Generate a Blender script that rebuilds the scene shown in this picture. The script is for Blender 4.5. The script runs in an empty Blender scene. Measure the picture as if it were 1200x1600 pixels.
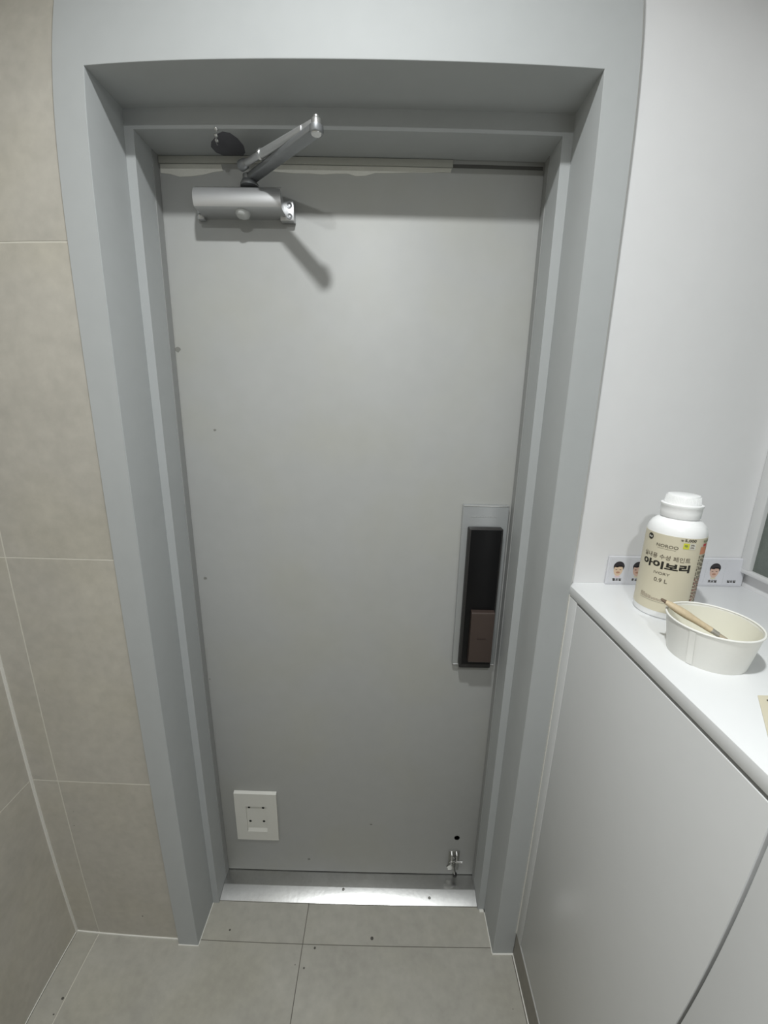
import bpy, bmesh, math, random
from mathutils import Vector, Matrix

# ------------------------------------------------------------------ camera, world, lights, exposure
SC = bpy.context.scene
COL = bpy.context.collection

cam_data = bpy.data.cameras.new('camera')
cam = bpy.data.objects.new('camera', cam_data)
COL.objects.link(cam)
# ultra-wide phone lens with its own slight barrel distortion: view angle as a polynomial of the image radius (mm)
cam_data.type = 'PANO'
cam_data.sensor_fit = 'AUTO'
cam_data.sensor_width = 16.0
cam_data.sensor_height = 16.0
cam_data.clip_start = 0.01
for _holder in (getattr(cam_data, 'cycles', None), cam_data):
    try:
        _holder.panorama_type = 'FISHEYE_LENS_POLYNOMIAL'
        _holder.fisheye_fov = math.radians(170)
        _holder.fisheye_polynomial_k0 = 0.0
        _holder.fisheye_polynomial_k1 = -0.16166958
        _holder.fisheye_polynomial_k2 = 0.00136638
        _holder.fisheye_polynomial_k3 = 0.00111899
        _holder.fisheye_polynomial_k4 = -0.0000715618
    except Exception:
        pass
R_ = Vector((0.9997559, 0.00588853, 0.02129481))
U_ = Vector((-0.02208839, 0.24472217, 0.96934161))
F_ = Vector((-0.00049669, 0.96957536, -0.24479250))
M = Matrix.Identity(4)
for i in range(3):
    M[i][0], M[i][1], M[i][2] = R_[i], U_[i], -F_[i]
M[0][3], M[1][3], M[2][3] = 0.10949, -0.77669, 1.49243
cam.matrix_world = M
SC.camera = cam

world = bpy.data.worlds.new('world')
world.use_nodes = True
world.node_tree.nodes['Background'].inputs[0].default_value = (0.9, 0.95, 1.0, 1)
world.node_tree.nodes['Background'].inputs[1].default_value = 0.02
SC.world = world

CEIL = 2.52
LAMPS = [  # x, y, radius, watts, colour
    (0.04, -0.620, 0.036, 13.2, (0.975, 1.0, 1.0), 155),
    (0.02, -1.70, 0.05, 15.5, (0.975, 1.0, 1.0), 180),
]
for (lx, ly, lr, lw, lc, spread) in LAMPS:
    ld = bpy.data.lights.new('downlight_lamp', 'AREA')
    ld.shape = 'DISK'
    ld.size = lr * 2
    ld.energy = lw
    ld.color = lc
    ld.spread = math.radians(spread)
    lo = bpy.data.objects.new('downlight_lamp', ld)
    lo.location = (lx, ly, CEIL - 0.022)
    COL.objects.link(lo)

SC.view_settings.view_transform = 'Standard'
SC.view_settings.look = 'None'
SC.view_settings.gamma = 1.0
SC.view_settings.use_curve_mapping = False
SC.view_settings.exposure = 0.0

random.seed(7)

# ------------------------------------------------------------------ helpers
def lin(c):
    return tuple((v / 255 / 12.92) if v / 255 <= 0.04045 else ((v / 255 + 0.055) / 1.055) ** 2.4 for v in c)

def material(name, rgb, rough=0.5, metal=0.0, mottle=0.0, mscale=6.0, bump=0.0, bscale=300.0, spec=0.5, coat=0.0,
             specks=0.0, speck_scale=26.0, speck_size=0.055, per_object=0.0, warm=0.0, trans=0.0):
    m = bpy.data.materials.new(name)
    m.use_nodes = True
    nt = m.node_tree
    N, L = nt.nodes, nt.links
    b = N['Principled BSDF']
    b.inputs['Roughness'].default_value = rough
    b.inputs['Metallic'].default_value = metal
    b.inputs['Specular IOR Level'].default_value = spec
    b.inputs['Coat Weight'].default_value = coat
    if trans:
        b.inputs['Subsurface Weight'].default_value = trans
        b.inputs['Subsurface Radius'].default_value = (0.004, 0.004, 0.003)
    col = N.new('ShaderNodeRGB')
    col.outputs[0].default_value = (*rgb, 1)
    out = col.outputs[0]
    tc = N.new('ShaderNodeTexCoord')
    vec = tc.outputs['Object']
    if per_object:
        oi = N.new('ShaderNodeObjectInfo')
        va = N.new('ShaderNodeVectorMath'); va.operation = 'SCALE'
        va.inputs[0].default_value = (7.3, 3.1, 5.7)
        L.new(oi.outputs['Random'], va.inputs['Scale'])
        vb = N.new('ShaderNodeVectorMath'); vb.operation = 'ADD'
        L.new(vec, vb.inputs[0]); L.new(va.outputs[0], vb.inputs[1])
        vec = vb.outputs[0]
    def scaled(fac, lo, hi, prev, tint=None):
        mr = N.new('ShaderNodeMapRange')
        mr.inputs['From Min'].default_value = 0.25; mr.inputs['From Max'].default_value = 0.75
        mr.inputs['To Min'].default_value = lo; mr.inputs['To Max'].default_value = hi
        L.new(fac, mr.inputs['Value'])
        vm = N.new('ShaderNodeVectorMath'); vm.operation = 'SCALE'
        L.new(prev, vm.inputs[0]); L.new(mr.outputs[0], vm.inputs['Scale'])
        return vm.outputs[0]
    if mottle:
        n1 = N.new('ShaderNodeTexNoise'); n1.inputs['Scale'].default_value = mscale
        n1.inputs['Detail'].default_value = 8; n1.inputs['Roughness'].default_value = 0.65
        L.new(vec, n1.inputs['Vector'])
        out = scaled(n1.outputs['Fac'], 1 - mottle, 1 + mottle, out)
        n2 = N.new('ShaderNodeTexNoise'); n2.inputs['Scale'].default_value = mscale * 9
        n2.inputs['Detail'].default_value = 4
        L.new(vec, n2.inputs['Vector'])
        out = scaled(n2.outputs['Fac'], 1 - mottle * 0.6, 1 + mottle * 0.6, out)
    if warm:
        n3 = N.new('ShaderNodeTexNoise'); n3.inputs['Scale'].default_value = 4.0; n3.inputs['Detail'].default_value = 5
        L.new(vec, n3.inputs['Vector'])
        mx = N.new('ShaderNodeMix'); mx.data_type = 'RGBA'; mx.blend_type = 'MULTIPLY'
        mx.inputs[7].default_value = (1.0, 0.985, 0.90, 1)
        mw = N.new('ShaderNodeMapRange'); mw.inputs['From Min'].default_value = 0.45; mw.inputs['From Max'].default_value = 0.65
        mw.inputs['To Max'].default_value = warm
        L.new(n3.outputs['Fac'], mw.inputs['Value']); L.new(mw.outputs[0], mx.inputs[0])
        L.new(out, mx.inputs[6]); out = mx.outputs[2]
    if specks:
        vo = N.new('ShaderNodeTexVoronoi'); vo.inputs['Scale'].default_value = speck_scale
        L.new(vec, vo.inputs['Vector'])
        ns = N.new('ShaderNodeTexNoise'); ns.inputs['Scale'].default_value = 3.0
        L.new(vec, ns.inputs['Vector'])
        ms = N.new('ShaderNodeMapRange'); ms.inputs['From Min'].default_value = 0.45; ms.inputs['From Max'].default_value = 0.7
        ms.inputs['To Min'].default_value = 0.0; ms.inputs['To Max'].default_value = speck_size
        L.new(ns.outputs['Fac'], ms.inputs['Value'])
        lt = N.new('ShaderNodeMath'); lt.operation = 'LESS_THAN'
        L.new(vo.outputs['Distance'], lt.inputs[0]); L.new(ms.outputs[0], lt.inputs[1])
        mu = N.new('ShaderNodeMath'); mu.operation = 'MULTIPLY'; mu.inputs[1].default_value = specks
        L.new(lt.outputs[0], mu.inputs[0])
        mk = N.new('ShaderNodeMix'); mk.data_type = 'RGBA'
        mk.inputs[7].default_value = (0.025, 0.022, 0.018, 1)
        L.new(mu.outputs[0], mk.inputs[0]); L.new(out, mk.inputs[6]); out = mk.outputs[2]
    L.new(out, b.inputs['Base Color'])
    if bump:
        nb = N.new('ShaderNodeTexNoise'); nb.inputs['Scale'].default_value = bscale; nb.inputs['Detail'].default_value = 3
        L.new(vec, nb.inputs['Vector'])
        bp = N.new('ShaderNodeBump'); bp.inputs['Strength'].default_value = bump; bp.inputs['Distance'].default_value = 0.001
        L.new(nb.outputs['Fac'], bp.inputs['Height']); L.new(bp.outputs[0], b.inputs['Normal'])
    return m

MT = dict(
    grey=material('grey_sheet_paint', (0.412, 0.427, 0.428), 0.60, spec=0.35, mottle=0.025, mscale=3, bump=0.05, bscale=500),
    door=material('grey_door_paint', (0.405, 0.410, 0.400), 0.52, mottle=0.03, mscale=3, bump=0.06, bscale=420, warm=0.5),
    white=material('white_wall_paint', (0.74, 0.74, 0.745), 0.55, mottle=0.015, mscale=3, bump=0.05, bscale=400),
    ceil=material('white_ceiling_paint', (0.78, 0.78, 0.78), 0.7, mottle=0.01),
    lacquer=material('white_cabinet_lacquer', (0.66, 0.665, 0.665), 0.38, mottle=0.012, mscale=4),
    top=material('white_countertop_laminate', (0.80, 0.81, 0.815), 0.30, mottle=0.01, mscale=4),
    tile=material('beige_grey_stone_tile', (0.46, 0.437, 0.388), 0.62, mottle=0.11, mscale=5, bump=0.12, bscale=260,
                  specks=0.8, speck_scale=24, speck_size=0.06, per_object=1, warm=0.4),
    ftile=material('beige_grey_floor_tile', (0.385, 0.372, 0.330), 0.5, mottle=0.12, mscale=5, bump=0.10, bscale=260,
                   specks=0.85, speck_scale=22, speck_size=0.13, per_object=1, warm=0.4),
    grout=material('pale_grout', (0.62, 0.60, 0.53), 0.85, mottle=0.05),
    fgrout=material('dark_floor_grout', (0.16, 0.15, 0.13), 0.9, mottle=0.15, mscale=20),
    caulk=material('white_silicone_caulk', (0.72, 0.71, 0.66), 0.5),
    toe=material('brown_grey_skirting', (0.25, 0.235, 0.205), 0.55, mottle=0.12, mscale=8, specks=0.4),
    rubber=material('dark_rubber_gasket', (0.30, 0.305, 0.30), 0.7),
    black=material('black_gap', (0.012, 0.012, 0.012), 0.8),
    groove=material('dark_grey_groove', (0.10, 0.10, 0.095), 0.8),
    steel=material('brushed_stainless', (0.62, 0.62, 0.61), 0.27, metal=1.0, mottle=0.08, mscale=14, bump=0.12, bscale=90),
    alu=material('satin_aluminium', (0.56, 0.565, 0.57), 0.38, metal=0.75, mottle=0.02),
    darkalu=material('grey_cast_metal', (0.30, 0.31, 0.32), 0.42, metal=0.7, mottle=0.05, mscale=30),
    chrome=material('bright_zinc', (0.72, 0.72, 0.71), 0.25, metal=0.9),
    ferrule=material('dull_tin_ferrule', (0.42, 0.40, 0.36), 0.45, metal=0.5, mottle=0.2, mscale=80),
    worn=material('worn_steel', (0.30, 0.30, 0.28), 0.45, metal=0.85, mottle=0.25, mscale=60),
    cap=material('translucent_grey_plastic', (0.50, 0.51, 0.50), 0.35),
    patch=material('dark_blue_grey', (0.12, 0.12, 0.135), 0.7, mottle=0.1, mscale=30),
    strip=material('pale_weatherstrip', (0.42, 0.42, 0.38), 0.6, mottle=0.05, mscale=40),
    tear=material('pale_torn_paint', (0.66, 0.655, 0.60), 0.6, mottle=0.04, mscale=30),
    lplate=material('grey_satin_faceplate', (0.42, 0.435, 0.44), 0.30, metal=0.45, mottle=0.01),
    gloss=material('black_gloss_plastic', (0.006, 0.006, 0.0065), 0.30, spec=0.22),
    satinblack=material('dark_grey_plastic', (0.030, 0.029, 0.028), 0.5, spec=0.3),
    bronze=material('dark_bronze_plastic', (0.062, 0.044, 0.037), 0.42, metal=0.2, mottle=0.03),
    bprint=material('bronze_dark_print', (0.03, 0.018, 0.016), 0.5),
    plast=material('offwhite_plastic', (0.60, 0.595, 0.55), 0.45, mottle=0.02),
    wplast=material('white_bottle_plastic', (0.93, 0.935, 0.935), 0.24),
    label=material('ivory_label_paper', (0.66, 0.61, 0.47), 0.45, mottle=0.012),
    ink=material('black_ink', (0.02, 0.018, 0.012), 0.6),
    softink=material('brown_grey_ink', (0.13, 0.11, 0.08), 0.6),
    fineink=material('faint_rose_ink', (0.40, 0.33, 0.26), 0.6),
    red=material('red_ink', (0.55, 0.08, 0.09), 0.6),
    orange=material('salmon_ink', (0.62, 0.26, 0.15), 0.6),
    green=material('green_ink', (0.14, 0.20, 0.09), 0.6),
    yellow=material('yellow_green_sticker', (0.62, 0.62, 0.05), 0.5),
    pale=material('pale_sticker', (0.66, 0.64, 0.58), 0.5),
    bowl=material('white_paper_board', (0.82, 0.815, 0.775), 0.5, mottle=0.015, mscale=20),
    ivory=material('ivory_wet_paint', (0.76, 0.745, 0.65), 0.35),
    wood=material('pale_birch_wood', (0.60, 0.49, 0.33), 0.55, mottle=0.10, mscale=30),
    dwood=material('dark_stained_wood_end', (0.16, 0.11, 0.07), 0.6, mottle=0.2, mscale=60),
    bristle=material('tan_bristle', (0.42, 0.36, 0.27), 0.8, mottle=0.25, mscale=200),
    film=material('laminated_white_card', (0.66, 0.665, 0.70), 0.35),
    hair=material('black_print_hair', (0.030, 0.026, 0.030), 0.5),
    skin=material('warm_print_skin', (0.70, 0.53, 0.38), 0.5),
    skin2=material('rosy_print_skin', (0.66, 0.45, 0.36), 0.5),
    lip=material('print_lip', (0.45, 0.24, 0.16), 0.5),
    pink=material('pink_print_collar', (0.72, 0.56, 0.58), 0.5),
    cream=material('cream_card', (0.66, 0.61, 0.47), 0.5),
    mirror=material('dark_grey_green_glass', (0.13, 0.15, 0.135), 0.12, mottle=0.15, mscale=60),
    smudge=material('grey_smudge', (0.22, 0.22, 0.20), 0.7),
)
def emitter(name, rgb, s):
    m = bpy.data.materials.new(name); m.use_nodes = True
    b = m.node_tree.nodes['Principled BSDF']
    b.inputs['Base Color'].default_value = (0.8, 0.8, 0.8, 1)
    b.inputs['Emission Color'].default_value = (*rgb, 1)
    b.inputs['Emission Strength'].default_value = s
    return m
MT['glow'] = emitter('lamp_diffuser_glow', (1, 0.98, 0.95), 6.0)

class MB:
    def __init__(s):
        s.bm = bmesh.new()
    def _add(s, vs, fs):
        v = [s.bm.verts.new(p) for p in vs]
        for f in fs:
            try: s.bm.faces.new([v[i] for i in f])
            except ValueError: pass
        return v
    def box(s, x0, x1, y0, y1, z0, z1, bevel=0.0, seg=2):
        t = bmesh.new()
        vs = [t.verts.new((x, y, z)) for x in (x0, x1) for y in (y0, y1) for z in (z0, z1)]
        for f in ((0, 1, 3, 2), (4, 6, 7, 5), (0, 4, 5, 1), (2, 3, 7, 6), (0, 2, 6, 4), (1, 5, 7, 3)):
            t.faces.new([vs[i] for i in f])
        if bevel:
            bmesh.ops.bevel(t, geom=list(t.edges), offset=bevel, segments=seg, profile=0.5, affect='EDGES')
        s.merge(t); return s
    def merge(s, t, mat=None):
        me = bpy.data.meshes.new('tmp'); t.to_mesh(me); t.free()
        if mat: me.transform(mat)
        s.bm.from_mesh(me); bpy.data.meshes.remove(me)
    def prism(s, pts, fn, d):
        """pts 2-D outline; fn(u, v, w) -> 3-D; extruded w = 0..d"""
        n = len(pts)
        a = [fn(u, v, 0) for u, v in pts]; b = [fn(u, v, d) for u, v in pts]
        s._add(a + b, [tuple(range(n))[::-1], tuple(range(n, 2 * n))] + [(i, (i + 1) % n, n + (i + 1) % n, n + i) for i in range(n)])
        return s
    def tube(s, pts, rad, n=14, caps=True):
        """round bar along points; rad = number or list"""
        pts = [Vector(p) for p in pts]
        rs = rad if isinstance(rad, (list, tuple)) else [rad] * len(pts)
        rings = []; up = None
        for i, p in enumerate(pts):
            d = (pts[min(i + 1, len(pts) - 1)] - pts[max(i - 1, 0)]).normalized()
            if up is None:
                up = Vector((0, 0, 1)) if abs(d.z) < 0.9 else Vector((1, 0, 0))
            a = d.cross(up).normalized(); b = a.cross(d).normalized(); up = b
            rings.append([s.bm.verts.new(p + rs[i] * (math.cos(t) * a + math.sin(t) * b)) for t in [2 * math.pi * k / n for k in range(n)]])
        for q, r in zip(rings, rings[1:]):
            for k in range(n):
                s.bm.faces.new((q[k], q[(k + 1) % n], r[(k + 1) % n], r[k]))
        if caps:
            s.bm.faces.new(rings[0][::-1]); s.bm.faces.new(rings[-1])
        return s
    def lathe(s, prof, c, n=64, axis='z', close=False):
        """prof [(r, h)]; r = 0 closes"""
        rings = []
        def P(r, h, t):
            u, v = r * math.cos(t), r * math.sin(t)
            o = {'z': (u, v, h), 'y': (u, h, v), 'x': (h, u, v)}[axis]
            return (c[0] + o[0], c[1] + o[1], c[2] + o[2])
        for r, h in prof:
            if r <= 1e-9: rings.append([s.bm.verts.new(P(0, h, 0))])
            else: rings.append([s.bm.verts.new(P(r, h, 2 * math.pi * k / n)) for k in range(n)])
        prs = list(zip(rings, rings[1:])) + ([(rings[-1], rings[0])] if close else [])
        for q, r in prs:
            for k in range(n):
                k2 = (k + 1) % n
                if len(q) == 1 and len(r) == 1: continue
                if len(q) == 1: s.bm.faces.new((q[0], r[k2], r[k]))
                elif len(r) == 1: s.bm.faces.new((q[k], q[k2], r[0]))
                else: s.bm.faces.new((q[k], q[k2], r[k2], r[k]))
        return s
    def bar(s, p, q, w, h, bevel=0.0):
        """rectangular bar from p to q, w across (horizontal), h high"""
        p, q = Vector(p), Vector(q); d = q - p; L = d.length; d.normalize()
        a = d.cross(Vector((0, 0, 1))); a = a.normalized() if a.length > 1e-6 else Vector((1, 0, 0)); b = a.cross(d)
        t = bmesh.new()
        vs = [t.verts.new((x, y, z)) for x in (-w / 2, w / 2) for y in (0, L) for z in (-h / 2, h / 2)]
        for f in ((0, 1, 3, 2), (4, 6, 7, 5), (0, 4, 5, 1), (2, 3, 7, 6), (0, 2, 6, 4), (1, 5, 7, 3)):
            t.faces.new([vs[i] for i in f])
        if bevel: bmesh.ops.bevel(t, geom=list(t.edges), offset=bevel, segments=2, profile=0.5, affect='EDGES')
        m = Matrix.Identity(4)
        for i in range(3): m[i][0], m[i][1], m[i][2], m[i][3] = a[i], d[i], b[i], p[i]
        s.merge(t, m); return s
    def mapped(s, vs, fs):
        s._add(vs, fs); return s
    def build(s, name, m, parent=None, origin=None, smooth=None):
        bmesh.ops.recalc_face_normals(s.bm, faces=list(s.bm.faces))
        po = ORI.get(parent.name, Vector()) if parent else Vector()
        o3 = Vector(origin) if origin is not None else po.copy()
        me = bpy.data.meshes.new(name); s.bm.to_mesh(me); s.bm.free()
        me.transform(Matrix.Translation(-o3))
        me.materials.append(MT[m] if isinstance(m, str) else m)
        if smooth is not None:
            me.shade_smooth(); me.set_sharp_from_angle(angle=math.radians(smooth))
        o = bpy.data.objects.new(name, me); COL.objects.link(o)
        o.parent = parent; o.location = o3 - po
        ORI[o.name] = o3
        return o
ORI = {}
def thing(name, label, cat, loc, group=None):
    o = bpy.data.objects.new(name, None); COL.objects.link(o)
    o.location = loc; o.empty_display_size = 0.05; ORI[o.name] = Vector(loc)
    o['label'] = label; o['category'] = cat
    if group: o['group'] = group
    return o
def struct(o, label=None, cat=None):
    o['kind'] = 'structure'
    if label: o['label'] = label
    if cat: o['category'] = cat
    return o
def text_mesh(body, bold=0.0, shear=0.0, cuts=1):
    """2-D outline mesh of a word scaled to 0..1 wide; returns verts (u, v), faces, aspect"""
    c = bpy.data.curves.new('word', 'FONT'); c.body = body; c.size = 1; c.offset = bold; c.shear = shear
    c.resolution_u = 3
    o = bpy.data.objects.new('word', c); COL.objects.link(o)
    dg = bpy.context.evaluated_depsgraph_get()
    me = bpy.data.meshes.new_from_object(o.evaluated_get(dg))
    tb = bmesh.new(); tb.from_mesh(me)
    xa = min(v.co.x for v in tb.verts); xb = max(v.co.x for v in tb.verts)
    for k in range(1, cuts):
        bmesh.ops.bisect_plane(tb, geom=tb.verts[:] + tb.edges[:] + tb.faces[:], plane_co=(xa + (xb - xa) * k / cuts, 0, 0), plane_no=(1, 0, 0))
    tb.to_mesh(me); tb.free()
    vs = [v.co.copy() for v in me.vertices]; fs = [tuple(p.vertices) for p in me.polygons]
    bpy.data.objects.remove(o); bpy.data.curves.remove(c); bpy.data.meshes.remove(me)
    x0 = min(v.x for v in vs); x1 = max(v.x for v in vs); y0 = min(v.y for v in vs); y1 = max(v.y for v in vs)
    return [((v.x - x0) / (x1 - x0), (v.y - y0) / (y1 - y0)) for v in vs], fs

# ------------------------------------------------------------------ measures (metres; camera-side faces)
A0, A1, B1, B0 = -0.4525, -0.3965, 0.4469, 0.5048     # casing: outer / inner edges
A2, B2 = -0.3783, 0.4274                               # inner door frame
H1, H2 = 2.0359, 2.0005
D1, D2 = 0.109, 0.195                                  # step depth, door plane
XL, XR = -0.769, 0.885                                 # side walls
YT = 0.0137                                            # tiled face of the front wall
YB = -4.2                                              # rear wall
XJ, XC = -0.6991, -0.0985                              # tile joints
ZJ = [0.5747, 1.1747, 1.7747]
CX = 0.5044                                            # cabinet front plane
SH0, SH1 = 1.1255, 1.1457                              # worktop

# ------------------------------------------------------------------ floor
floor = struct(MB().box(XL - 0.04, XR + 0.04, YB - 0.04, 0.30, -0.05, -0.0025).build('floor', 'fgrout'))
g = 0.0009
xs = [XL + 0.002, XJ, XC, 0.5021, XR - 0.001]
ys = [YB + 0.002, -3.5854, -2.9854, -2.3854, -1.7854, -1.1854, -0.5854, 0.0146, 0.19]
for i in range(4):
    for j in range(8):
        x0, x1, y0, y1 = xs[i] + g, xs[i + 1] - g, ys[j] + g, ys[j + 1] - g
        if j == 7:
            if i == 0 or i == 3: continue
            x0, x1 = max(x0, A1 + 0.0012), min(x1, B1 - 0.0012)
            y1 = 0.1154
        MB().box(x0, x1, y0, y1, -0.010, 0.0, 0.0004, 1).build('tile', 'ftile', floor)

MB().box(XJ - 0.0009, XJ + 0.0009, YB, YT, -0.0025, -0.0004).build('pale_grout', 'grout', floor)

# ------------------------------------------------------------------ walls
wl = struct(MB().box(XL - 0.06, XL - 0.004, YB - 0.04, 0.10, 0, CEIL).build('wall_left', 'grout'))
zs = [0.0] + ZJ + [CEIL]
yl = [YB, -3.5863, -2.9863, -2.3863, -1.7863, -1.1863, -0.5863, YT]
g = 0.0011
MB().box(XL - 0.006, XL - 0.0005, YB, YT, 0, CEIL).build('grout', 'grout', wl)
for a in range(7):
    for b in range(4):
        MB().box(XL - 0.012, XL, yl[a] + g, yl[a + 1] - g, zs[b] + (0.002 if b == 0 else g), zs[b + 1] - g, 0.0005, 1).build('tile', 'tile', wl)

wf = struct(MB().box(XL - 0.06, A0 - 0.004, 0.040, 0.30, 0, CEIL).box(B0 + 0.001, XR + 0.06, 0.018, 0.30, 0, CEIL).build('wall_front', 'white'))
MB().box(XL, A0 - 0.0035, YT + 0.0005, 0.040, 0, CEIL).build('grout', 'grout', wf)
for (x0, x1) in ((XL, XJ), (XJ, A0 - 0.0025)):
    for b in range(4):
        MB().box(x0 + g, x1 - (g if x1 == XJ else 0), YT, YT + 0.012, zs[b] + (0.002 if b == 0 else g), zs[b + 1] - g, 0.0005, 1).build('tile', 'tile', wf)
wr = struct(MB().box(XR, XR + 0.06, YB - 0.04, 0.018, 0, CEIL).build('wall_right', 'white'))
wb = struct(MB().box(XL - 0.06, XR + 0.06, YB - 0.06, YB, 0, CEIL).build('wall_rear', 'white'))
ce = struct(MB().box(XL - 0.06, XR + 0.06, YB - 0.06, 0.30, CEIL, CEIL + 0.06).build('ceiling', 'ceil'))

# caulk lines where tiles and sheets meet
ck = MB()
ck.box(XL, XL + 0.0045, YT - 0.0045, YT, 0.0, CEIL)              # tiled inside corner
ck.box(XL, A0 - 0.001, YT - 0.0035, YT + 0.001, 0.0, 0.004)      # front wall to floor
struct(ck.build('trim_1', 'caulk'), 'off-white caulk bead in the tiled corner and along the floor at left', 'caulk')
ck = MB()
ck.box(XL, XL + 0.0022, YB, YT, 0.0, 0.0022)
ck.box(A0 - 0.002, A1 + 0.0015, -0.0022, 0.0005, 0.0, 0.0022)
ck.box(A1, A1 + 0.0018, 0.0, D1, 0.0, 0.0022)
ck.box(B1 - 0.0022, B1, 0.0, D1, 0.0, 0.003)
ck.box(B1 - 0.001, B0 + 0.002, -0.004, 0.0005, 0.0, 0.0035)
ck.box(B1 - 0.015, B1, D1 - 0.008, D1, 0.0, 0.003)
ck.box(CX - 0.0015, CX + 0.002, -1.38, 0.0, 0.0, 0.003)
struct(ck.build('trim_2', 'caulk'), 'thin pale caulk line between the floor and the grey casing', 'caulk')

# ------------------------------------------------------------------ door casing (grey sheet-clad) with its inner steel frame
def portal(mb, x0, x1, z1, xi0, xi1, zi, y0, y1, bevel):
    """one U-shaped surround, inner edges eased"""
    t = bmesh.new()
    pts = [(x0, 0.0), (xi0, 0.0), (xi0, zi), (xi1, zi), (xi1, 0.0), (x1, 0.0), (x1, z1), (x0, z1)]
    a = [t.verts.new((x, y0, z)) for x, z in pts]; b = [t.verts.new((x, y1, z)) for x, z in pts]
    for f in ((0, 1, 2, 7), (2, 3, 6, 7), (3, 4, 5, 6)):
        t.faces.new([a[i] for i in f]); t.faces.new([b[i] for i in f][::-1])
    n = len(pts)
    for i in range(n): t.faces.new((a[i], a[(i + 1) % n], b[(i + 1) % n], b[i]))
    t.edges.ensure_lookup_table()
    sel = [e for e in t.edges if all(v.co.y == y0 for v in e.verts) and all(v in (a[1], a[2], a[3], a[4]) for v in e.verts)]
    bmesh.ops.bevel(t, geom=sel, offset=bevel, segments=3, profile=0.5, affect='EDGES')
    mb.merge(t); return mb
cs = portal(MB(), A0, B0, CEIL - 0.001, A1, B1, H1, 0.0, D1 + 0.0005, 0.0022)
casing = struct(cs.build('trim_3', 'grey', smooth=40), 'wide grey sheet-clad casing around the recessed entrance door', 'door casing')
fr = portal(MB(), A0 + 0.01, B0 - 0.01, CEIL - 0.01, A2, B2, H2, D1 + 0.0005, D2 - 0.0015, 0.0016)
fr.build('door_frame', 'grey', casing, smooth=40)
gk = MB()
gk.box(A2 - 0.001, A2 + 0.0016, D2 - 0.024, D2 - 0.0015, 0.02, H2)
gk.box(B2 - 0.0016, B2 + 0.001, D2 - 0.024, D2 - 0.0015, 0.02, H2)
gk.build('gasket', 'rubber', casing)
# dark blue-grey patch on the head, with screws left from the arm bracket
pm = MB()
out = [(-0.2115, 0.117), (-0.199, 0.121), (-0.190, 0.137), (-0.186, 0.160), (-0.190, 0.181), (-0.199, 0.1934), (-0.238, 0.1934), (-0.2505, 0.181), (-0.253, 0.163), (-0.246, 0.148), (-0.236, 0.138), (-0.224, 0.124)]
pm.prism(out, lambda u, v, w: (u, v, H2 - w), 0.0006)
head_patch = pm.build('dark_patch', 'patch', casing)
head_patch['label'] = 'dark blue-grey patch under the door head above the closer'
for (sx, sy) in ((-0.2200, 0.108), (-0.2275, 0.126), (-0.2320, 0.141)):
    sc_ = MB(); sc_.lathe([(0, -0.0045), (0.0028, -0.0040), (0.0040, -0.0025), (0.0040, 0.0), (0, 0.0)], (sx, sy, H2), 14)
    sc_.tube([(sx, sy, H2 - 0.004), (sx + 0.001, sy - 0.001, H2 - 0.010)], [0.0016, 0.001], 8)
    q = sc_.build('screw', 'chrome', casing, smooth=40)
# caulk down the right of the casing
ck = MB(); ck.box(B0, B0 + 0.006, 0.010, 0.020, SH1, CEIL); ck.box(CX - 0.001, CX + 0.004, -0.0035, 0.0, 0.093, SH0)
struct(ck.build('trim_4', 'caulk', smooth=40), 'narrow caulk strip between grey casing and white wall', 'caulk')

# ------------------------------------------------------------------ door leaf
dr = MB(); dr.box(A2 - 0.012, B2 + 0.012, D2, D2 + 0.040, 0.0218, 2.022, 0.001)
door = struct(dr.build('door_1', 'door', smooth=40), 'flat grey painted steel entrance door', 'door')
MB().box(A2 - 0.012, B2 + 0.012, D2 + 0.012, D2 + 0.03, 0.002, 0.0215).build('bottom_seal', 'black', door)
ws = MB(); ws.box(A2 + 0.002, 0.236, D2 - 0.004, D2, 1.9865, 1.9995, 0.001)
w_ = ws.build('weatherstrip', 'strip', door, smooth=40)
gp = MB(); gp.box(0.2365, B2 - 0.004, D2 - 0.0008, D2, 1.9865, 1.9930)
gp.build('seal_groove', 'groove', door)
def ragged(name, pts, m):
    t = MB(); t.prism(pts, lambda u, v, w: (u, D2 - w, v), 0.0007); return t.build(name, m, door)
tp = ragged('torn_paint', [(A2 + 0.004, 1.9855), (-0.246, 1.9855), (-0.243, 1.9735), (-0.262, 1.9715), (-0.285, 1.9665), (-0.31, 1.9635), (-0.335, 1.9625), (-0.355, 1.9675), (A2 + 0.004, 1.9695)], 'tear')
tp['label'] = 'ragged pale strip of bare paint along the top edge of the door'
ragged('torn_paint', [(-0.153, 1.9855), (0.234, 1.9855), (0.232, 1.9775), (0.215, 1.9785), (0.19, 1.9765), (0.15, 1.9765), (0.11, 1.9745), (0.075, 1.9740), (0.055, 1.9685), (0.035, 1.9675), (0.02, 1.9715), (-0.005, 1.9715), (-0.035, 1.9695), (-0.06, 1.9710), (-0.095, 1.9710), (-0.125, 1.9725), (-0.147, 1.9750)], 'tear')
hl = MB(); hl.lathe([(0, 0), (0.0074, 0.0), (0.0085, -0.0008), (0.0085, 0.003), (0, 0.003)], (0.3644, D2, 0.1815), 24, 'y')
h_ = hl.build('screw_hole', 'black', door); h_['label'] = 'black open round hole low on the door'
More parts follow.
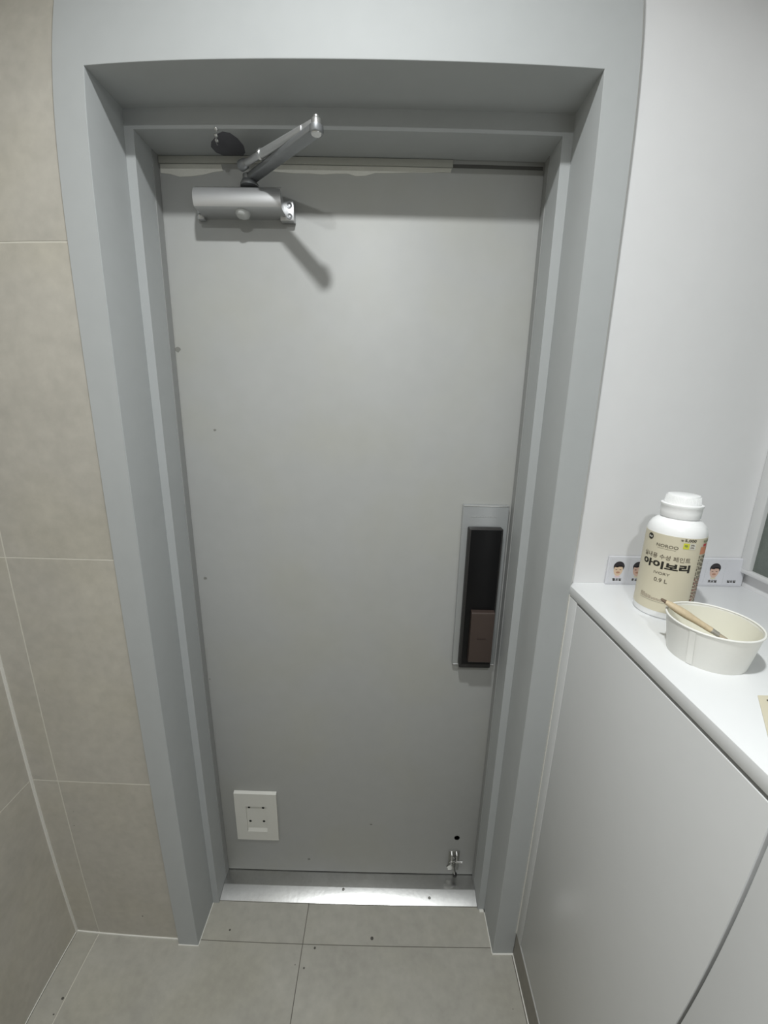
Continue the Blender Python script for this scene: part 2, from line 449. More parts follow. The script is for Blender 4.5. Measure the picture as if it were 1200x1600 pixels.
for (sx, sz, r) in ((-0.357, 1.057, 0.0042), (-0.3, 1.44, 0.003), (-0.372, 0.75, 0.002), (-0.11, 0.075, 0.004), (-0.372, 1.62, 0.006), (0.09, 0.23, 0.003)):
    sm = MB(); n = 9
    sm.prism([(sx + r * (0.7 + 0.5 * random.random()) * math.cos(t * 2 * math.pi / n) * 1.3, sz + r * (0.7 + 0.5 * random.random()) * math.sin(t * 2 * math.pi / n)) for t in range(n)], lambda u, v, w: (u, D2 - w, v), 0.0003)
    sm.build('smudge', 'smudge', door)

# ------------------------------------------------------------------ stainless threshold
sl = MB()
prof = [(0.1155, 0.0), (0.1155, 0.0035), (0.118, 0.0045), (0.1515, 0.0182), (0.1535, 0.0186), (0.197, 0.0186), (0.197, 0.0)]
sl.prism(prof, lambda u, v, w: (A2 + 0.001 + w, u, v), B2 - A2 - 0.002)
sill = struct(sl.build('trim_5', 'steel', smooth=20), 'bright stainless steel threshold at the foot of the grey door', 'threshold')
for (sx, sy, sz) in ((0.006, 0.148, 0.0165), (0.279, 0.133, 0.0105)):
    t = MB(); t.lathe([(0, 0.003), (0.0025, 0.0025), (0.0042, 0.0), (0, -0.001)], (sx, sy, sz), 12)
    t.build('screw', 'worn', sill, smooth=50)

# ------------------------------------------------------------------ door closer
cl = thing('door_closer', 'silver door closer with folded arm at the top left of the grey door', 'door closer', (-0.20, D2, 1.868))
P = [(0.195, 1.884), (0.147, 1.884), (0.1410, 1.8855), (0.1390, 1.890), (0.1385, 1.900), (0.1405, 1.910), (0.1480, 1.921), (0.160, 1.929), (0.174, 1.9345), (0.195, 1.937)]
b = MB()
n = len(P)
def ends(u, v):   # slanted ends of the extruded cover
    k = (v - 1.884) / 0.053
    return (-0.2860 - 0.004 * k, -0.1095 - 0.004 * k - max(0.0, (u - 0.160)) * 0.5 * k)
va = [(ends(u, v)[0], u, v) for u, v in P]; vb = [(ends(u, v)[1], u, v) for u, v in P]
b.mapped(va + vb, [tuple(range(n)), tuple(range(2 * n - 1, n - 1, -1))] + [(i, i + n, (i + 1) % n + n, (i + 1) % n) for i in range(n)])
body = b.build('body', 'alu', cl, smooth=35)
for side in (-1, 1):
    e = MB()
    if side > 0: e.box(-0.122, -0.0925, 0.178, 0.195, 1.8760, 1.9150, 0.0025)
    else: e.box(-0.2985, -0.284, 0.182, 0.195, 1.8790, 1.9000, 0.002)
    pl = e.build('end_plate', 'alu', cl, smooth=40)
    if side > 0:
        for sz in (1.8845, 1.9045):
            s_ = MB(); s_.lathe([(0.0022, 0.0), (0.0045, -0.0012), (0.0055, -0.0012), (0.0060, 0.0005)], (-0.1020, 0.178, sz), 18, 'y')
            s_.lathe([(0, 0.0002), (0.0024, 0.0)], (-0.1020, 0.178, sz), 12, 'y')
            s_.build('screw', 'darkalu', pl, smooth=40)
    else:
        s_ = MB(); s_.lathe([(0, -0.0015), (0.003, -0.0010), (0.0042, 0.0)], (-0.2935, 0.182, 1.8860), 14, 'y'); s_.build('screw', 'chrome', pl, smooth=40)
c = MB(); c.lathe([(0, -0.0125), (0.007, -0.0118), (0.0120, -0.0092), (0.0150, -0.0045), (0.0156, 0.0), (0.0156, 0.002), (0, 0.002)], (-0.1945, 0.1620, 1.8845), 32)
cp = c.build('pinion_cap', 'cap', cl, smooth=50); cp['label'] = 'round translucent grey cap under the closer body'
h = MB(); h.lathe([(0, -0.004), (0.0185, -0.004), (0.0185, 0.0), (0.0165, 0.003), (0.0125, 0.011), (0.0120, 0.016), (0, 0.016)], (-0.1800, 0.1680, 1.9360), 24)
h.build('spindle', 'darkalu', cl, smooth=40)
ma = MB(); ma.bar((-0.1790, 0.1690, 1.9470), (-0.0165, 0.0040, 1.9400), 0.0230, 0.0110, 0.003)
ma.lathe([(0, -0.006), (0.0125, -0.006), (0.0135, -0.004), (0.0135, 0.005), (0, 0.006)], (-0.1790, 0.1670, 1.9470), 22)
ma.lathe([(0, -0.006), (0.0110, -0.006), (0.0120, -0.004), (0.0120, 0.004), (0, 0.006)], (-0.0160, 0.0040, 1.9400), 22)
main = ma.build('main_arm', 'darkalu', cl, smooth=40)
fa = MB(); e0, e1 = Vector((-0.0190, 0.0060, 1.9500)), Vector((-0.1850, 0.1440, 1.9590))
dv = (e1 - e0)
fa.bar(e0 + dv * -0.02, e0 + dv * 0.16, 0.011, 0.011, 0.002)
fa.tube([e0 + dv * 0.13, e0 + dv * 0.70], 0.0072, 16)
fa.tube([e0 + dv * 0.70, e0 + dv * 0.96], 0.0060, 16)
fore = fa.build('forearm', 'alu', cl, smooth=40)
t = MB(); t.tube([e0 + dv * 0.690, e0 + dv * 0.715], 0.0092, 16); t.build('collar', 'chrome', fore, smooth=40)
t = MB()
A, B = e0 + dv * 0.93, e0 + dv * 1.02
t.tube([A, A + (B - A) * 0.3, B], [0.0062, 0.0092, 0.0096], 16, caps=False); t.tube([B, A + (B - A) * 0.3], [0.0075, 0.0068], 16, caps=False)
t.build('open_socket', 'darkalu', fore, smooth=40)
t = MB(); t.tube([B - dv * 0.012, B - dv * 0.010], 0.0076, 16); t.build('socket_bore', 'black', fore)
t = MB(); t.lathe([(0, -0.010), (0.008, -0.010), (0.0098, -0.008), (0.0098, -0.001), (0.0082, 0.0005), (0.0082, 0.0105), (0.0068, 0.0125), (0.0050, 0.0130), (0.0050, 0.0160), (0, 0.0170)], (-0.0160, 0.0040, 1.9430), 20)
t.build('elbow_pin', 'chrome', cl, smooth=40)

# ------------------------------------------------------------------ digital lock
lk = thing('digital_door_lock', 'tall grey door lock with black front and bronze handle on the right of the door', 'door lock', (0.36, D2, 0.824))
PX0, PX1, PZ0, PZ1 = 0.3045, 0.4185, 0.8245, 1.2730
t = MB(); t.box(PX0, PX1, 0.182, D2, PZ0, PZ1, 0.0022, 3)
face = t.build('faceplate', 'lplate', lk, smooth=40)
for (ez0, ez1) in ((PZ1 - 0.0035, PZ1 - 0.0005), (PZ0 + 0.0005, PZ0 + 0.0025)):
    t = MB(); t.box(PX0 + 0.001, PX1 - 0.001, 0.1808, 0.1825, ez0, ez1, 0.0006, 1); t.build('edge_strip', 'chrome', face)
em = MB(); x = 0.322
for w in (0.006, 0.004, 0.008, 0.010, 0.006, 0.005, 0.007, 0.006, 0.009, 0.006):
    hgt = random.uniform(0.0012, 0.0026); em.box(x, x + w * 0.75, 0.1815, 0.1822, 1.2435 - hgt / 2, 1.2435 + hgt / 2); x += w * 1.02
em.build('embossed_lettering', 'alu', face)
t = MB(); t.box(0.3185, 0.4030, 0.160, 0.183, 0.8290, 1.2190, 0.004, 3)
bar_ = t.build('bar', 'satinblack', lk, smooth=40)
t = MB(); t.box(0.3235, 0.3985, 0.1590, 0.1610, 0.8420, 1.2160, 0.0008, 2); t.build('gloss_front', 'gloss', bar_, smooth=40)
t = MB()
pr = [(0.160, 0.8580), (0.142, 0.8600), (0.1405, 0.8630), (0.1445, 0.9985), (0.1460, 1.0010), (0.160, 1.0030)]
t.prism(pr, lambda u, v, w: (0.3375 + w, u, v), 0.0590)
bmesh.ops.bevel(t.bm, geom=[e for e in t.bm.edges if e.calc_length() > 0.03], offset=0.0015, segments=2, profile=0.5, affect='EDGES')
hd = t.build('handle', 'bronze', lk, smooth=40); hd['label'] = 'dark bronze push-pull handle low on the black bar'
t = MB(); x = 0.3555
for k in range(6):
    t.box(x, x + 0.0032, 0.1415, 0.1435, 0.9270, 0.9292); x += 0.0039
t.build('printed_word', 'bprint', hd)

# ------------------------------------------------------------------ plastic cover plate low on the door
cv = thing('cover_plate', 'square off-white plastic plate with four holes low on the door', 'cover plate', (-0.268, D2, 0.163))
x0, x1, z0, z1 = -0.3335, -0.2025, 0.1635, 0.3490
t = MB()
ix0, ix1, iz0, iz1 = -0.2990, -0.2360, 0.1985, 0.2995
t.box(x0, ix0, D2 - 0.008, D2, z0, z1); t.box(ix1, x1, D2 - 0.008, D2, z0, z1)
t.box(ix0, ix1, D2 - 0.008, D2, iz1, z1); t.box(ix0, ix1, D2 - 0.008, D2, z0, iz0)
bmesh.ops.remove_doubles(t.bm, verts=t.bm.verts, dist=1e-5)
t.prism([(D2 - 0.008, z1), (D2, z1 + 0.004), (D2, z1)], lambda u, v, w: (x0 + w, u, v), x1 - x0)
t.prism([(D2 - 0.008, z0), (D2, z0 - 0.003), (D2, z0)], lambda u, v, w: (x0 + w, u, v), x1 - x0)
t.build('rim', 'plast', cv)
t = MB(); t.box(ix0, ix1, D2 - 0.0035, D2, iz0, iz1); t.build('recessed_panel', 'plast', cv)
t = MB(); t.prism([(D2 - 0.0082, iz0 - 0.001), (D2 - 0.0035, iz0 + 0.010), (D2, iz0 + 0.010), (D2, iz0 - 0.001)], lambda u, v, w: (ix0 + 0.001 + w, u, v), ix1 - ix0 - 0.002); t.build('ledge', 'plast', cv)
for (hx, hz) in ((-0.2905, 0.2920), (-0.2468, 0.2910), (-0.2897, 0.2358), (-0.2470, 0.2362)):
    t = MB(); t.lathe([(0, -0.0003), (0.0040, -0.0003), (0.0045, 0.001), (0, 0.001)], (hx, D2 - 0.0035, hz), 18, 'y'); t.build('screw_hole', 'black', cv)

# ------------------------------------------------------------------ door stop
ds = thing('door_stop', 'small worn steel door stop bracket low by the right edge of the door', 'door stop', (0.360, D2, 0.045))
t = MB(); t.box(0.3425, 0.3775, D2 - 0.003, D2, 0.045, 0.128, 0.001); t.build('base_plate', 'worn', ds, smooth=40)
for lx in (0.3490, 0.3645):
    t = MB(); t.prism([(D2 - 0.003, 0.127), (D2 - 0.012, 0.122), (D2 - 0.016, 0.098), (D2 - 0.003, 0.084)], lambda u, v, w: (lx + w, u, v), 0.0030); t.build('lug', 'chrome', ds)
t = MB(); t.tube([(0.3480, D2 - 0.010, 0.0930), (0.3830, D2 - 0.010, 0.0910)], 0.0032, 12); t.lathe([(0, 0), (0.0045, 0.0), (0.0045, 0.005), (0, 0.005)], (0.3810, D2 - 0.010, 0.0910), 12, 'x'); t.build('pivot_pin', 'chrome', ds, smooth=40)
t = MB(); pts = []
for k in range(73):
    a_ = k * math.pi / 6; pts.append((0.3585 + 0.0055 * math.cos(a_), D2 - 0.010 + 0.0055 * math.sin(a_), 0.118 - k * 0.0006))
t.tube(pts, 0.0009, 6); t.build('spring', 'worn', ds, smooth=60)
t = MB(); t.bar((0.3560, D2 - 0.012, 0.0900), (0.3640, D2 - 0.016, 0.0480), 0.010, 0.004, 0.001); t.bar((0.3480, D2 - 0.008, 0.0800), (0.3380, D2 - 0.006, 0.0640), 0.006, 0.003, 0.0008)
t.build('foot_arm', 'worn', ds, smooth=40)
t = MB(); t.lathe([(0, 0), (0.0065, 0.0), (0.0065, -0.008), (0, -0.008)], (0.3645, D2 - 0.016, 0.0480), 14); t.build('foot', 'satinblack', ds, smooth=40)

# ------------------------------------------------------------------ low shoe cabinet and its worktop
cb = thing('shoe_cabinet', 'low white handleless shoe cabinet along the right wall', 'cabinet', (0.70, -0.70, 0.0))
t = MB(); t.box(CX + 0.021, XR - 0.001, -1.37, 0.012, 0.095, SH0 - 0.001); t.box(CX + 0.0004, CX + 0.025, -1.37, -0.034, 0.0925, 0.1015)
t.build('carcass', 'lacquer', cb)
t = MB(); t.box(CX, CX + 0.020, -0.0335, -0.0005, 0.0925, 1.1235, 0.0008); t.build('filler_strip', 'lacquer', cb, smooth=40)
for (y1, y0) in ((-0.0355, -0.4725), (-0.4785, -0.9155), (-0.9215, -1.3585)):
    t = MB(); t.box(CX + 0.0004, CX + 0.0190, y0, y1, 0.1040, 1.1190, 0.0010); t.build('cabinet_door', 'lacquer', cb, smooth=40)
t = MB(); t.box(CX + 0.0012, CX + 0.016, -1.37, 0.0, 0.0, 0.0925); t.build('toe_kick', 'toe', cb)
wt = MB(); wt.box(CX - 0.0006, XR - 0.0005, -1.372, 0.0178, SH0, SH1, 0.0010)
o = wt.build('worktop', 'top', None, (0.69, -0.68, SH0), smooth=40)
o['label'] = 'long white worktop lying on the low shoe cabinet'; o['category'] = 'worktop'

# ------------------------------------------------------------------ mirror
mr = thing('framed_glass_panel', 'white framed panel of dark grey-green glass on the wall above the worktop', 'glass panel', (XR, -0.45, 1.18))
MX0, MX1, MZ0, MZ1, fw = -0.95, 0.0175, 1.1790, 1.98, 0.0095
t = MB()
t.box(XR - 0.016, XR, MX0, MX1, MZ0, MZ0 + fw, 0.001); t.box(XR - 0.016, XR, MX0, MX1, MZ1 - fw, MZ1, 0.001)
t.box(XR - 0.016, XR, MX0, MX0 + fw, MZ0 + fw, MZ1 - fw, 0.001); t.box(XR - 0.016, XR, MX1 - 0.0235, MX1, MZ0 + fw, MZ1 - fw, 0.001)
t.build('frame', 'lacquer', mr, smooth=40)
t = MB(); t.box(XR - 0.007, XR - 0.001, MX0 + 0.004, MX1 - 0.012, MZ0 + 0.004, MZ1 - 0.004); t.build('glass_pane', 'mirror', mr)

# ------------------------------------------------------------------ paint bottle
BX, BY, BZ = 0.62909, -0.09855, SH1
R0 = 0.0452
bt = thing('paint_bottle', 'white plastic paint bottle with an ivory label beside the paper bowl', 'bottle', (BX, BY, BZ))
t = MB()
t.lathe([(0, 0.0), (0.041, 0.0), (0.0440, 0.0010), (R0, 0.0035), (R0, 0.150), (R0 - 0.0004, 0.156), (R0 - 0.0020, 0.163), (R0 - 0.0055, 0.1695), (R0 - 0.0110, 0.1745), (0.0300, 0.1770), (0.0275, 0.1785), (0.0270, 0.184), (0.0, 0.184)], (BX, BY, BZ), 96)
t.build('body', 'wplast', bt, smooth=50)
t = MB()
t.lathe([(0.0268, 0.1800), (0.0292, 0.1800), (0.0302, 0.1815), (0.0306, 0.1900), (0.0308, 0.1985), (0.0318, 0.2000), (0.0316, 0.2030), (0.0296, 0.2036), (0.0268, 0.2036)], (BX, BY, BZ), 72, close=True)
t.build('collar_ring', 'wplast', bt, smooth=40)
t = MB()
pr = [(0, 0.2195), (0.0215, 0.2195), (0.0238, 0.2188), (0.0250, 0.2168), (0.0268, 0.2060), (0.0272, 0.2036), (0, 0.2036)]
t.lathe(pr, (BX, BY, BZ), 72)
for k in range(72):
    a_ = 2 * math.pi * k / 72
    ca, sa = math.cos(a_), math.sin(a_)
    t.bar((BX + 0.0268 * ca, BY + 0.0268 * sa, BZ + 0.205), (BX + 0.0252 * ca, BY + 0.0252 * sa, BZ + 0.2165), 0.0007, 0.0009)
t.build('screw_cap', 'wplast', bt, smooth=40)
PH0 = -138.0
def wrap(u, z, rad):     # u metres along the label from its centre
    a_ = math.radians(PH0) + u / R0
    return (BX + rad * math.cos(a_), BY + rad * math.sin(a_), BZ + z)
def wpatch(mb, u0, u1, z0, z1, rad, n=None):
    n = n or max(1, int(abs(u1 - u0) / 0.002))
    vs = [wrap(u0 + (u1 - u0) * i / n, z, rad) for i in range(n + 1) for z in (z0, z1)]
    mb.mapped(vs, [(2 * i, 2 * i + 2, 2 * i + 3, 2 * i + 1) for i in range(n)])
RL = R0 + 0.0004
lab = MB()
nseg = 160; span = 0.262
for i in range(nseg):
    u0, u1 = -span / 2 + span * i / nseg, -span / 2 + span * (i + 1) / nseg
    vs = [wrap(u, z, r) for u in (u0, u1) for (z, r) in ((0.0125, R0), (0.0125, RL), (0.1525, RL), (0.1525, R0))]
    lab.mapped(vs, [(0, 4, 5, 1), (1, 5, 6, 2), (2, 6, 7, 3)])
bmesh.ops.remove_doubles(lab.bm, verts=lab.bm.verts, dist=1e-6)
label = lab.build('label', 'label', bt, smooth=40)
RP = RL + 0.0004
def print_word(name, body, deg0, deg1, z0, z1, m, bold=0.0, rad=RP):
    vs, fs = text_mesh(body, bold, 0.0, max(1, int(abs(deg1 - deg0) / 1.6)))
    u0, u1 = math.radians(deg0 - PH0) * R0, math.radians(deg1 - PH0) * R0
    t = MB(); t.mapped([wrap(u0 + (u1 - u0) * u, z0 + (z1 - z0) * v, rad) for u, v in vs], fs)
    return t.build(name, m, label)
def print_patch(name, deg0, deg1, z0, z1, m, rad=RP):
    t = MB(); wpatch(t, math.radians(deg0 - PH0) * R0, math.radians(deg1 - PH0) * R0, z0, z1, rad); return t.build(name, m, label)
print_word('brand_word', 'NOROO', -159.5, -118, 0.1305, 0.1360, 'softink', 0.012)
print_patch('underline', -157, -122, 0.1280, 0.1284, 'softink')
print_word('product_line', '실내용 수성 페인트', -185, -91, 0.1090, 0.1178, 'softink', 0.006)
print_word('title', '아이보리', -185, -88.5, 0.0915, 0.1055, 'ink', 0.045)
print_word('subtitle', 'IVORY', -154, -123.5, 0.0812, 0.0858, 'softink', 0.004)
print_word('volume', '0.9 L', -151, -125.5, 0.0672, 0.0745, 'softink', 0.008)
print_word('price', '5,000', -109.5, -87, 0.1455, 0.1508, 'ink', 0.02)
print_word('won_sign', '₩', -116.5, -111.3, 0.1463, 0.1498, 'softink', 0.01)
t = MB()   # round dark mark at the upper left
du = math.radians(-177 - PH0) * R0
ring = [wrap(du + 0.0056 * math.cos(2 * math.pi * k / 28), 0.1440 + 0.0056 * math.sin(2 * math.pi * k / 28), RP) for k in range(28)]
t.mapped(ring + [wrap(du, 0.1440, RP)], [(k, (k + 1) % 28, 28) for k in range(28)])
t.build('round_logo', 'ink', label)
for k_, (d_, z_) in enumerate(((-179.6, 0.1438), (-174.4, 0.1438))):
    print_patch('logo_mark', d_ - 1.9, d_ + 1.9, z_ - 0.0016, z_ + 0.0016, 'pale', RP + 0.0002)
print_patch('sticker_square', -110.5, -99.3, 0.1335, 0.1435, 'yellow')
print_patch('sticker_square', -98.8, -86.5, 0.1335, 0.1435, 'pale')
def squiggle(name, d0, d1, z0, z1, m):
    """print too small to read: short strokes"""
    t = MB(); rg = random.Random(int(-d0 * 10)); d_ = d0
    while d_ < d1 - 0.6:
        w_ = rg.uniform(0.7, 1.5)
        za = z0 + (z1 - z0) * rg.choice((0.0, 0.0, 0.3)); zb = z0 + (z1 - z0) * rg.choice((1.0, 1.0, 0.6))
        wpatch(t, math.radians(d_ - PH0) * R0, math.radians(d_ + w_ - PH0) * R0, za, zb, RP + 0.0002, 1); d_ += w_ + 0.5
    return t.build(name, m, label)
squiggle('sticker_print', -108, -102, 0.1370, 0.1408, 'green')
squiggle('sticker_print', -96.5, -89, 0.1390, 0.1422, 'softink')
squiggle('sticker_print', -96.5, -89, 0.1348, 0.1378, 'softink')
for k, (d1_, z_) in enumerate(((-164, 0.0400), (-150, 0.0378), (-128, 0.0356), (-106, 0.0334))):
    d_ = -175.0
    t = MB()
    while d_ < d1_:
        w_d = random.uniform(2.0, 6.0)
        wpatch(t, math.radians(d_ - PH0) * R0, math.radians(min(d_ + w_d, d1_) - PH0) * R0, z_ - 0.0007, z_ + 0.0006, RP); d_ += w_d + 1.0
    t.build('fine_print', 'fineink', label)
print_patch('rule_line', -175, -108, 0.0300, 0.0304, 'softink')
# side panel of the label
squiggle('side_word', -68, -47, 0.1445, 0.1500, 'green')
print_patch('side_mark', -66, -54, 0.1385, 0.1430, 'red')
print_patch('side_mark', -72, -50, 0.1245, 0.1375, 'orange')
t = MB()
for col in range(7):
    zz = 0.122
    while zz > 0.030:
        hh = random.uniform(0.002, 0.007); d_ = -72 + col * 5.5
        wpatch(t, math.radians(d_ - PH0) * R0, math.radians(d_ + 2.6 - PH0) * R0, zz - hh, zz, RP, 1); zz -= hh + 0.0022
sp_ = t.build('side_print', 'softink', label)
t = MB()
for col in range(4):
    zz = 0.080
    while zz > 0.040:
        hh = random.uniform(0.002, 0.006); d_ = -69 + col * 8
        wpatch(t, math.radians(d_ - PH0) * R0, math.radians(d_ + 1.6 - PH0) * R0, zz - hh, zz, RP + 0.0001, 1); zz -= hh + 0.003
t.build('side_print', 'red', label)

# ------------------------------------------------------------------ paper bowl with brush
WX, WY = 0.60144, -0.24431
bw = thing('paper_bowl', 'white paper bowl coated inside with ivory paint, on the worktop', 'bowl', (WX, WY, SH1))
t = MB()
RB, RT, HB = 0.0495, 0.0590, 0.0590
t.lathe([(0, 0.004), (RB - 0.001, 0.004), (RB - 0.0015, 0.0005), (RB, 0.0), (RB + 0.0005, 0.001), (RT, HB - 0.002), (RT - 0.0009, HB - 0.002), (RB - 0.0006, 0.0055), (0, 0.0055)], (WX, WY, SH1), 96)
t.build('wall', 'bowl', bw, smooth=40)
t = MB(); t.lathe([(RT + 0.0016 * math.cos(a_), HB - 0.0014 + 0.0016 * math.sin(a_)) for a_ in [2 * math.pi * k / 10 for k in range(10)]], (WX, WY, SH1), 96, close=True); t.build('rolled_rim', 'bowl', bw, smooth=60)
SEAM = math.radians(-155)
t = MB(); t.prism([(0, -0.0004), (0.0040, -0.0004), (0.0040, 0.0001), (0, 0.0005)], lambda u, v, w: (WX + (RB + 0.0007 + (RT - RB - 0.0002) * w) * math.cos(SEAM) - u * math.sin(SEAM) * 2.0 + v * math.cos(SEAM), WY + (RB + 0.0007 + (RT - RB - 0.0002) * w) * math.sin(SEAM) + u * math.cos(SEAM) * 2.0 + v * math.sin(SEAM), SH1 + 0.001 + 0.054 * w), 1.0); t.build('seam', 'bowl', bw)
t = MB(); rng = random.Random(3)
nn = 72; vs = []; fs = []
tops = [0.93 + 0.02 * math.sin(3 * 2 * math.pi * k / nn) + 0.03 * rng.random() for k in range(nn)]
for k in range(nn):
    a_ = 2 * math.pi * k / nn
    for kk in (0.0, 1.0):
        f = tops[k] * kk; r = RB - 0.0009 + (RT - RB - 0.0003) * f; z = SH1 + 0.0058 + (HB - 0.0078) * f
        vs.append((WX + r * math.cos(a_), WY + r * math.sin(a_), z))
for k in range(nn):
    k2 = (k + 1) % nn; fs.append((2 * k, 2 * k2, 2 * k2 + 1, 2 * k + 1))
vs.append((WX, WY, SH1 + 0.0062)); fs += [(2 * k, 2 * ((k + 1) % nn), 2 * nn) for k in range(nn)]
t.mapped(vs, fs); pc = t.build('paint_coat', 'ivory', bw, smooth=60); pc['label'] = 'ivory paint film inside the bowl'

br = thing('paint_brush', 'small wooden paint brush leaning on the rim inside the paper bowl', 'paint brush', (0.5890, -0.2450, 1.19))
pA, pB = Vector((0.5462, -0.2085, 1.2175)), Vector((0.5985, -0.2475, 1.1890))
ax = (pB - pA); L_ = ax.length; ax.normalize()
wid = ax.cross(Vector((0, 0, 1))).normalized(); nor = wid.cross(ax).normalized()
def flat(mb, stations, n=14):
    rings = []
    for (s_, w_, h_) in stations:
        c_ = pA + ax * s_
        rings.append([mb.bm.verts.new(c_ + wid * (w_ * math.cos(2 * math.pi * k / n)) + nor * (h_ * math.sin(2 * math.pi * k / n))) for k in range(n)])
    for q_, r_ in zip(rings, rings[1:]):
        for k in range(n): mb.bm.faces.new((q_[k], q_[(k + 1) % n], r_[(k + 1) % n], r_[k]))
    mb.bm.faces.new(rings[0][::-1]); mb.bm.faces.new(rings[-1])
t = MB(); flat(t, [(0.004, 0.0040, 0.0032), (0.010, 0.0060, 0.0046), (0.022, 0.0082, 0.0060), (0.036, 0.0080, 0.0062), (0.046, 0.0064, 0.0052), (0.056, 0.0054, 0.0046), (L_, 0.0054, 0.0044)])
t.build('handle', 'wood', br, smooth=50)
t = MB(); flat(t, [(-0.003, 0.0022, 0.0014), (0.000, 0.0036, 0.0022), (0.0042, 0.0043, 0.0025)])
e_ = t.build('handle_tip', 'dwood', br, smooth=50); e_['label'] = 'dark stained tip of the brush handle'
t = MB(); flat(t, [(L_ - 0.0005, 0.0056, 0.0040), (L_ + 0.002, 0.0058, 0.0041), (L_ + 0.003, 0.0055, 0.0038), (L_ + 0.010, 0.0056, 0.0036)])
t.build('ferrule', 'ferrule', br, smooth=40)
t = MB(); flat(t, [(L_ + 0.0095, 0.0046, 0.0028), (L_ + 0.018, 0.0052, 0.0026), (L_ + 0.028, 0.0045, 0.0012), (L_ + 0.030, 0.0030, 0.0006)])
t.build('bristles', 'bristle', br, smooth=50)

# ------------------------------------------------------------------ laminated strip of weekday cards standing against the wall
st = thing('weekday_strip', 'laminated strip of weekday cards with printed faces, standing behind the paint bottle', 'card strip', (0.73, 0.012, SH1))
SX0, SX1 = 0.5835, 0.8790
yS = 0.0115
t = MB(); t.box(SX0, SX1, yS, 0.0165, SH1 + 0.0002, SH1 + 0.0625, 0.0008, 1); t.build('backing', 'film', st)
cw = (SX1 - SX0 - 0.006) / 7
days = ['월요일', '화요일', '수요일', '목요일', '금요일', '토요일', '일요일']
def disc(mb, cx, cz, rx, rz, y, n=20, a0=0.0, a1=2 * math.pi):
    full = abs(a1 - a0 - 2 * math.pi) < 1e-6
    m_ = n if full else n + 1
    ring = [(cx + rx * math.cos(a0 + (a1 - a0) * k / n), y, cz + rz * math.sin(a0 + (a1 - a0) * k / n)) for k in range(m_)]
    mb.mapped(ring + [(cx, y, cz)], [(k, (k + 1) % m_, m_) for k in range(m_ if full else m_ - 1)])
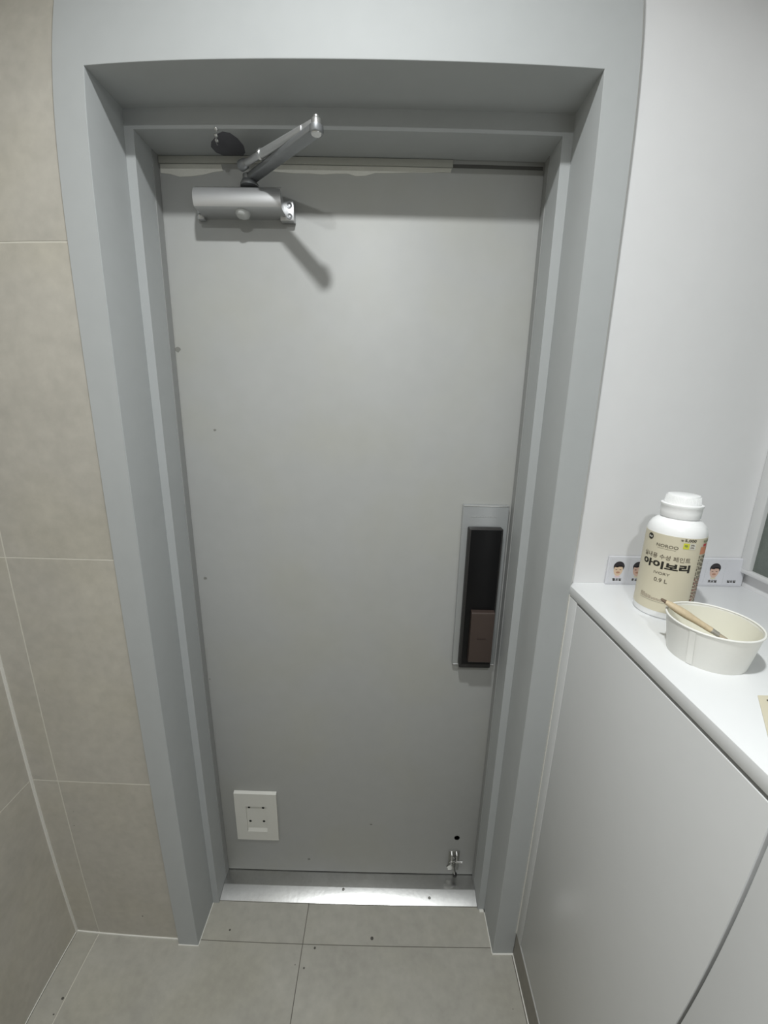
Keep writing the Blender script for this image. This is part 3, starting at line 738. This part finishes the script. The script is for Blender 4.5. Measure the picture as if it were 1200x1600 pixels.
for i, d in enumerate(days):
    cx0 = SX0 + 0.003 + cw * i
    t = MB(); t.box(cx0 + 0.0004, cx0 + cw - 0.0004, yS - 0.0005, yS + 0.0002, SH1 + 0.004, SH1 + 0.0585); card = t.build('card', 'film', st)
    mx = cx0 + cw * 0.46; zc = SH1 + 0.0345
    vs, fs = text_mesh(d, 0.035)
    t = MB(); t.mapped([(mx - 0.0095 + 0.019 * u, yS - 0.0008, SH1 + 0.0085 + 0.0062 * v) for u, v in vs], fs); t.build('printed_day', 'ink', card)
    if i < 6:
        sk = 'skin' if i % 2 == 0 else 'skin2'
        t = MB(); disc(t, mx, zc, 0.0098, 0.0150, yS - 0.0007); t.build('printed_face', sk, card)
        t = MB()
        hz = zc + 0.006
        disc(t, mx + 0.0006, hz, 0.0116, 0.0118, yS - 0.0009, 20, 0.0, math.pi)
        t.mapped([(mx - 0.011, yS - 0.0009, hz), (mx - 0.0098, yS - 0.0009, hz - 0.006), (mx - 0.0085, yS - 0.0009, hz - 0.0005), (mx - 0.002, yS - 0.0009, hz - 0.0016), (mx + 0.005, yS - 0.0009, hz + 0.0025), (mx + 0.0085, yS - 0.0009, hz - 0.001), (mx + 0.0105, yS - 0.0009, hz - 0.007), (mx + 0.0122, yS - 0.0009, hz)], [(0, 1, 2, 3, 4, 5, 6, 7)])
        t.build('printed_hair', 'hair', card)
        t = MB()
        for sgn in (-1, 1): disc(t, mx + sgn * 0.0043, zc - 0.0005, 0.0022, 0.0007, yS - 0.0010, 10)
        t.build('printed_eyes', 'hair', card)
        t = MB(); disc(t, mx, zc - 0.0068, 0.0042, 0.0020, yS - 0.0010, 12); t.build('printed_mouth', 'lip', card)
        t = MB(); disc(t, mx, zc - 0.0160, 0.0060, 0.0028, yS - 0.00065, 14); t.build('printed_collar', 'pink' if i % 2 == 0 else 'cream', card)

# ------------------------------------------------------------------ cream card on the worktop at the frame's edge
A = Vector((0.6003, -0.3365)); ux = Vector((0.83, -0.02)).normalized(); uy = Vector((-0.0467, -0.0647)).normalized()
t = MB(); q = [A, A + ux * 0.075, A + ux * 0.075 + uy * 0.11, A + uy * 0.11]
t.prism([(p.x, p.y) for p in q], lambda u, v, w: (u, v, SH1 + 0.0002 + w), 0.0008)
o = t.build('cream_card', 'cream', None, (A.x, A.y, SH1)); o['label'] = 'cream printed card lying flat on the worktop at the right edge'; o['category'] = 'card'
t = MB()
def cq(mb, a0, a1, b0, b1):
    p = [A + ux * a + uy * b_ for a, b_ in ((a0, b0), (a1, b0), (a1, b1), (a0, b1))]
    mb.mapped([(v.x, v.y, SH1 + 0.0012) for v in p], [(0, 1, 2, 3)])
cq(t, 0.010, 0.068, 0.010, 0.0135); cq(t, 0.013, 0.066, 0.018, 0.027)
t.build('printed_block', 'softink', o)
t = MB()
for k in range(5): cq(t, 0.013, 0.060 - 0.004 * k, 0.036 + 0.007 * k, 0.038 + 0.007 * k)
t.build('fine_print', 'fineink', o)

# ------------------------------------------------------------------ ceiling downlights (above the frame)
for k, (lx, ly, lr, lw, lc, spread) in enumerate(LAMPS):
    dl = thing('ceiling_light', 'round white recessed ceiling light above the ' + ('door' if k == 0 else 'hall behind the camera'), 'ceiling light', (lx, ly, CEIL), 'ceiling lights')
    t = MB(); t.lathe([(lr + 0.004, 0.0), (lr + 0.022, 0.0), (lr + 0.022, -0.006), (lr + 0.018, -0.010), (lr + 0.006, -0.012), (lr + 0.004, -0.006)], (lx, ly, CEIL), 48, close=True); t.build('rim', 'ceil', dl, smooth=40)
    t = MB(); t.lathe([(0, -0.005), (lr + 0.005, -0.005), (lr + 0.005, -0.001), (0, -0.001)], (lx, ly, CEIL), 40); t.build('diffuser', 'glow', dl)
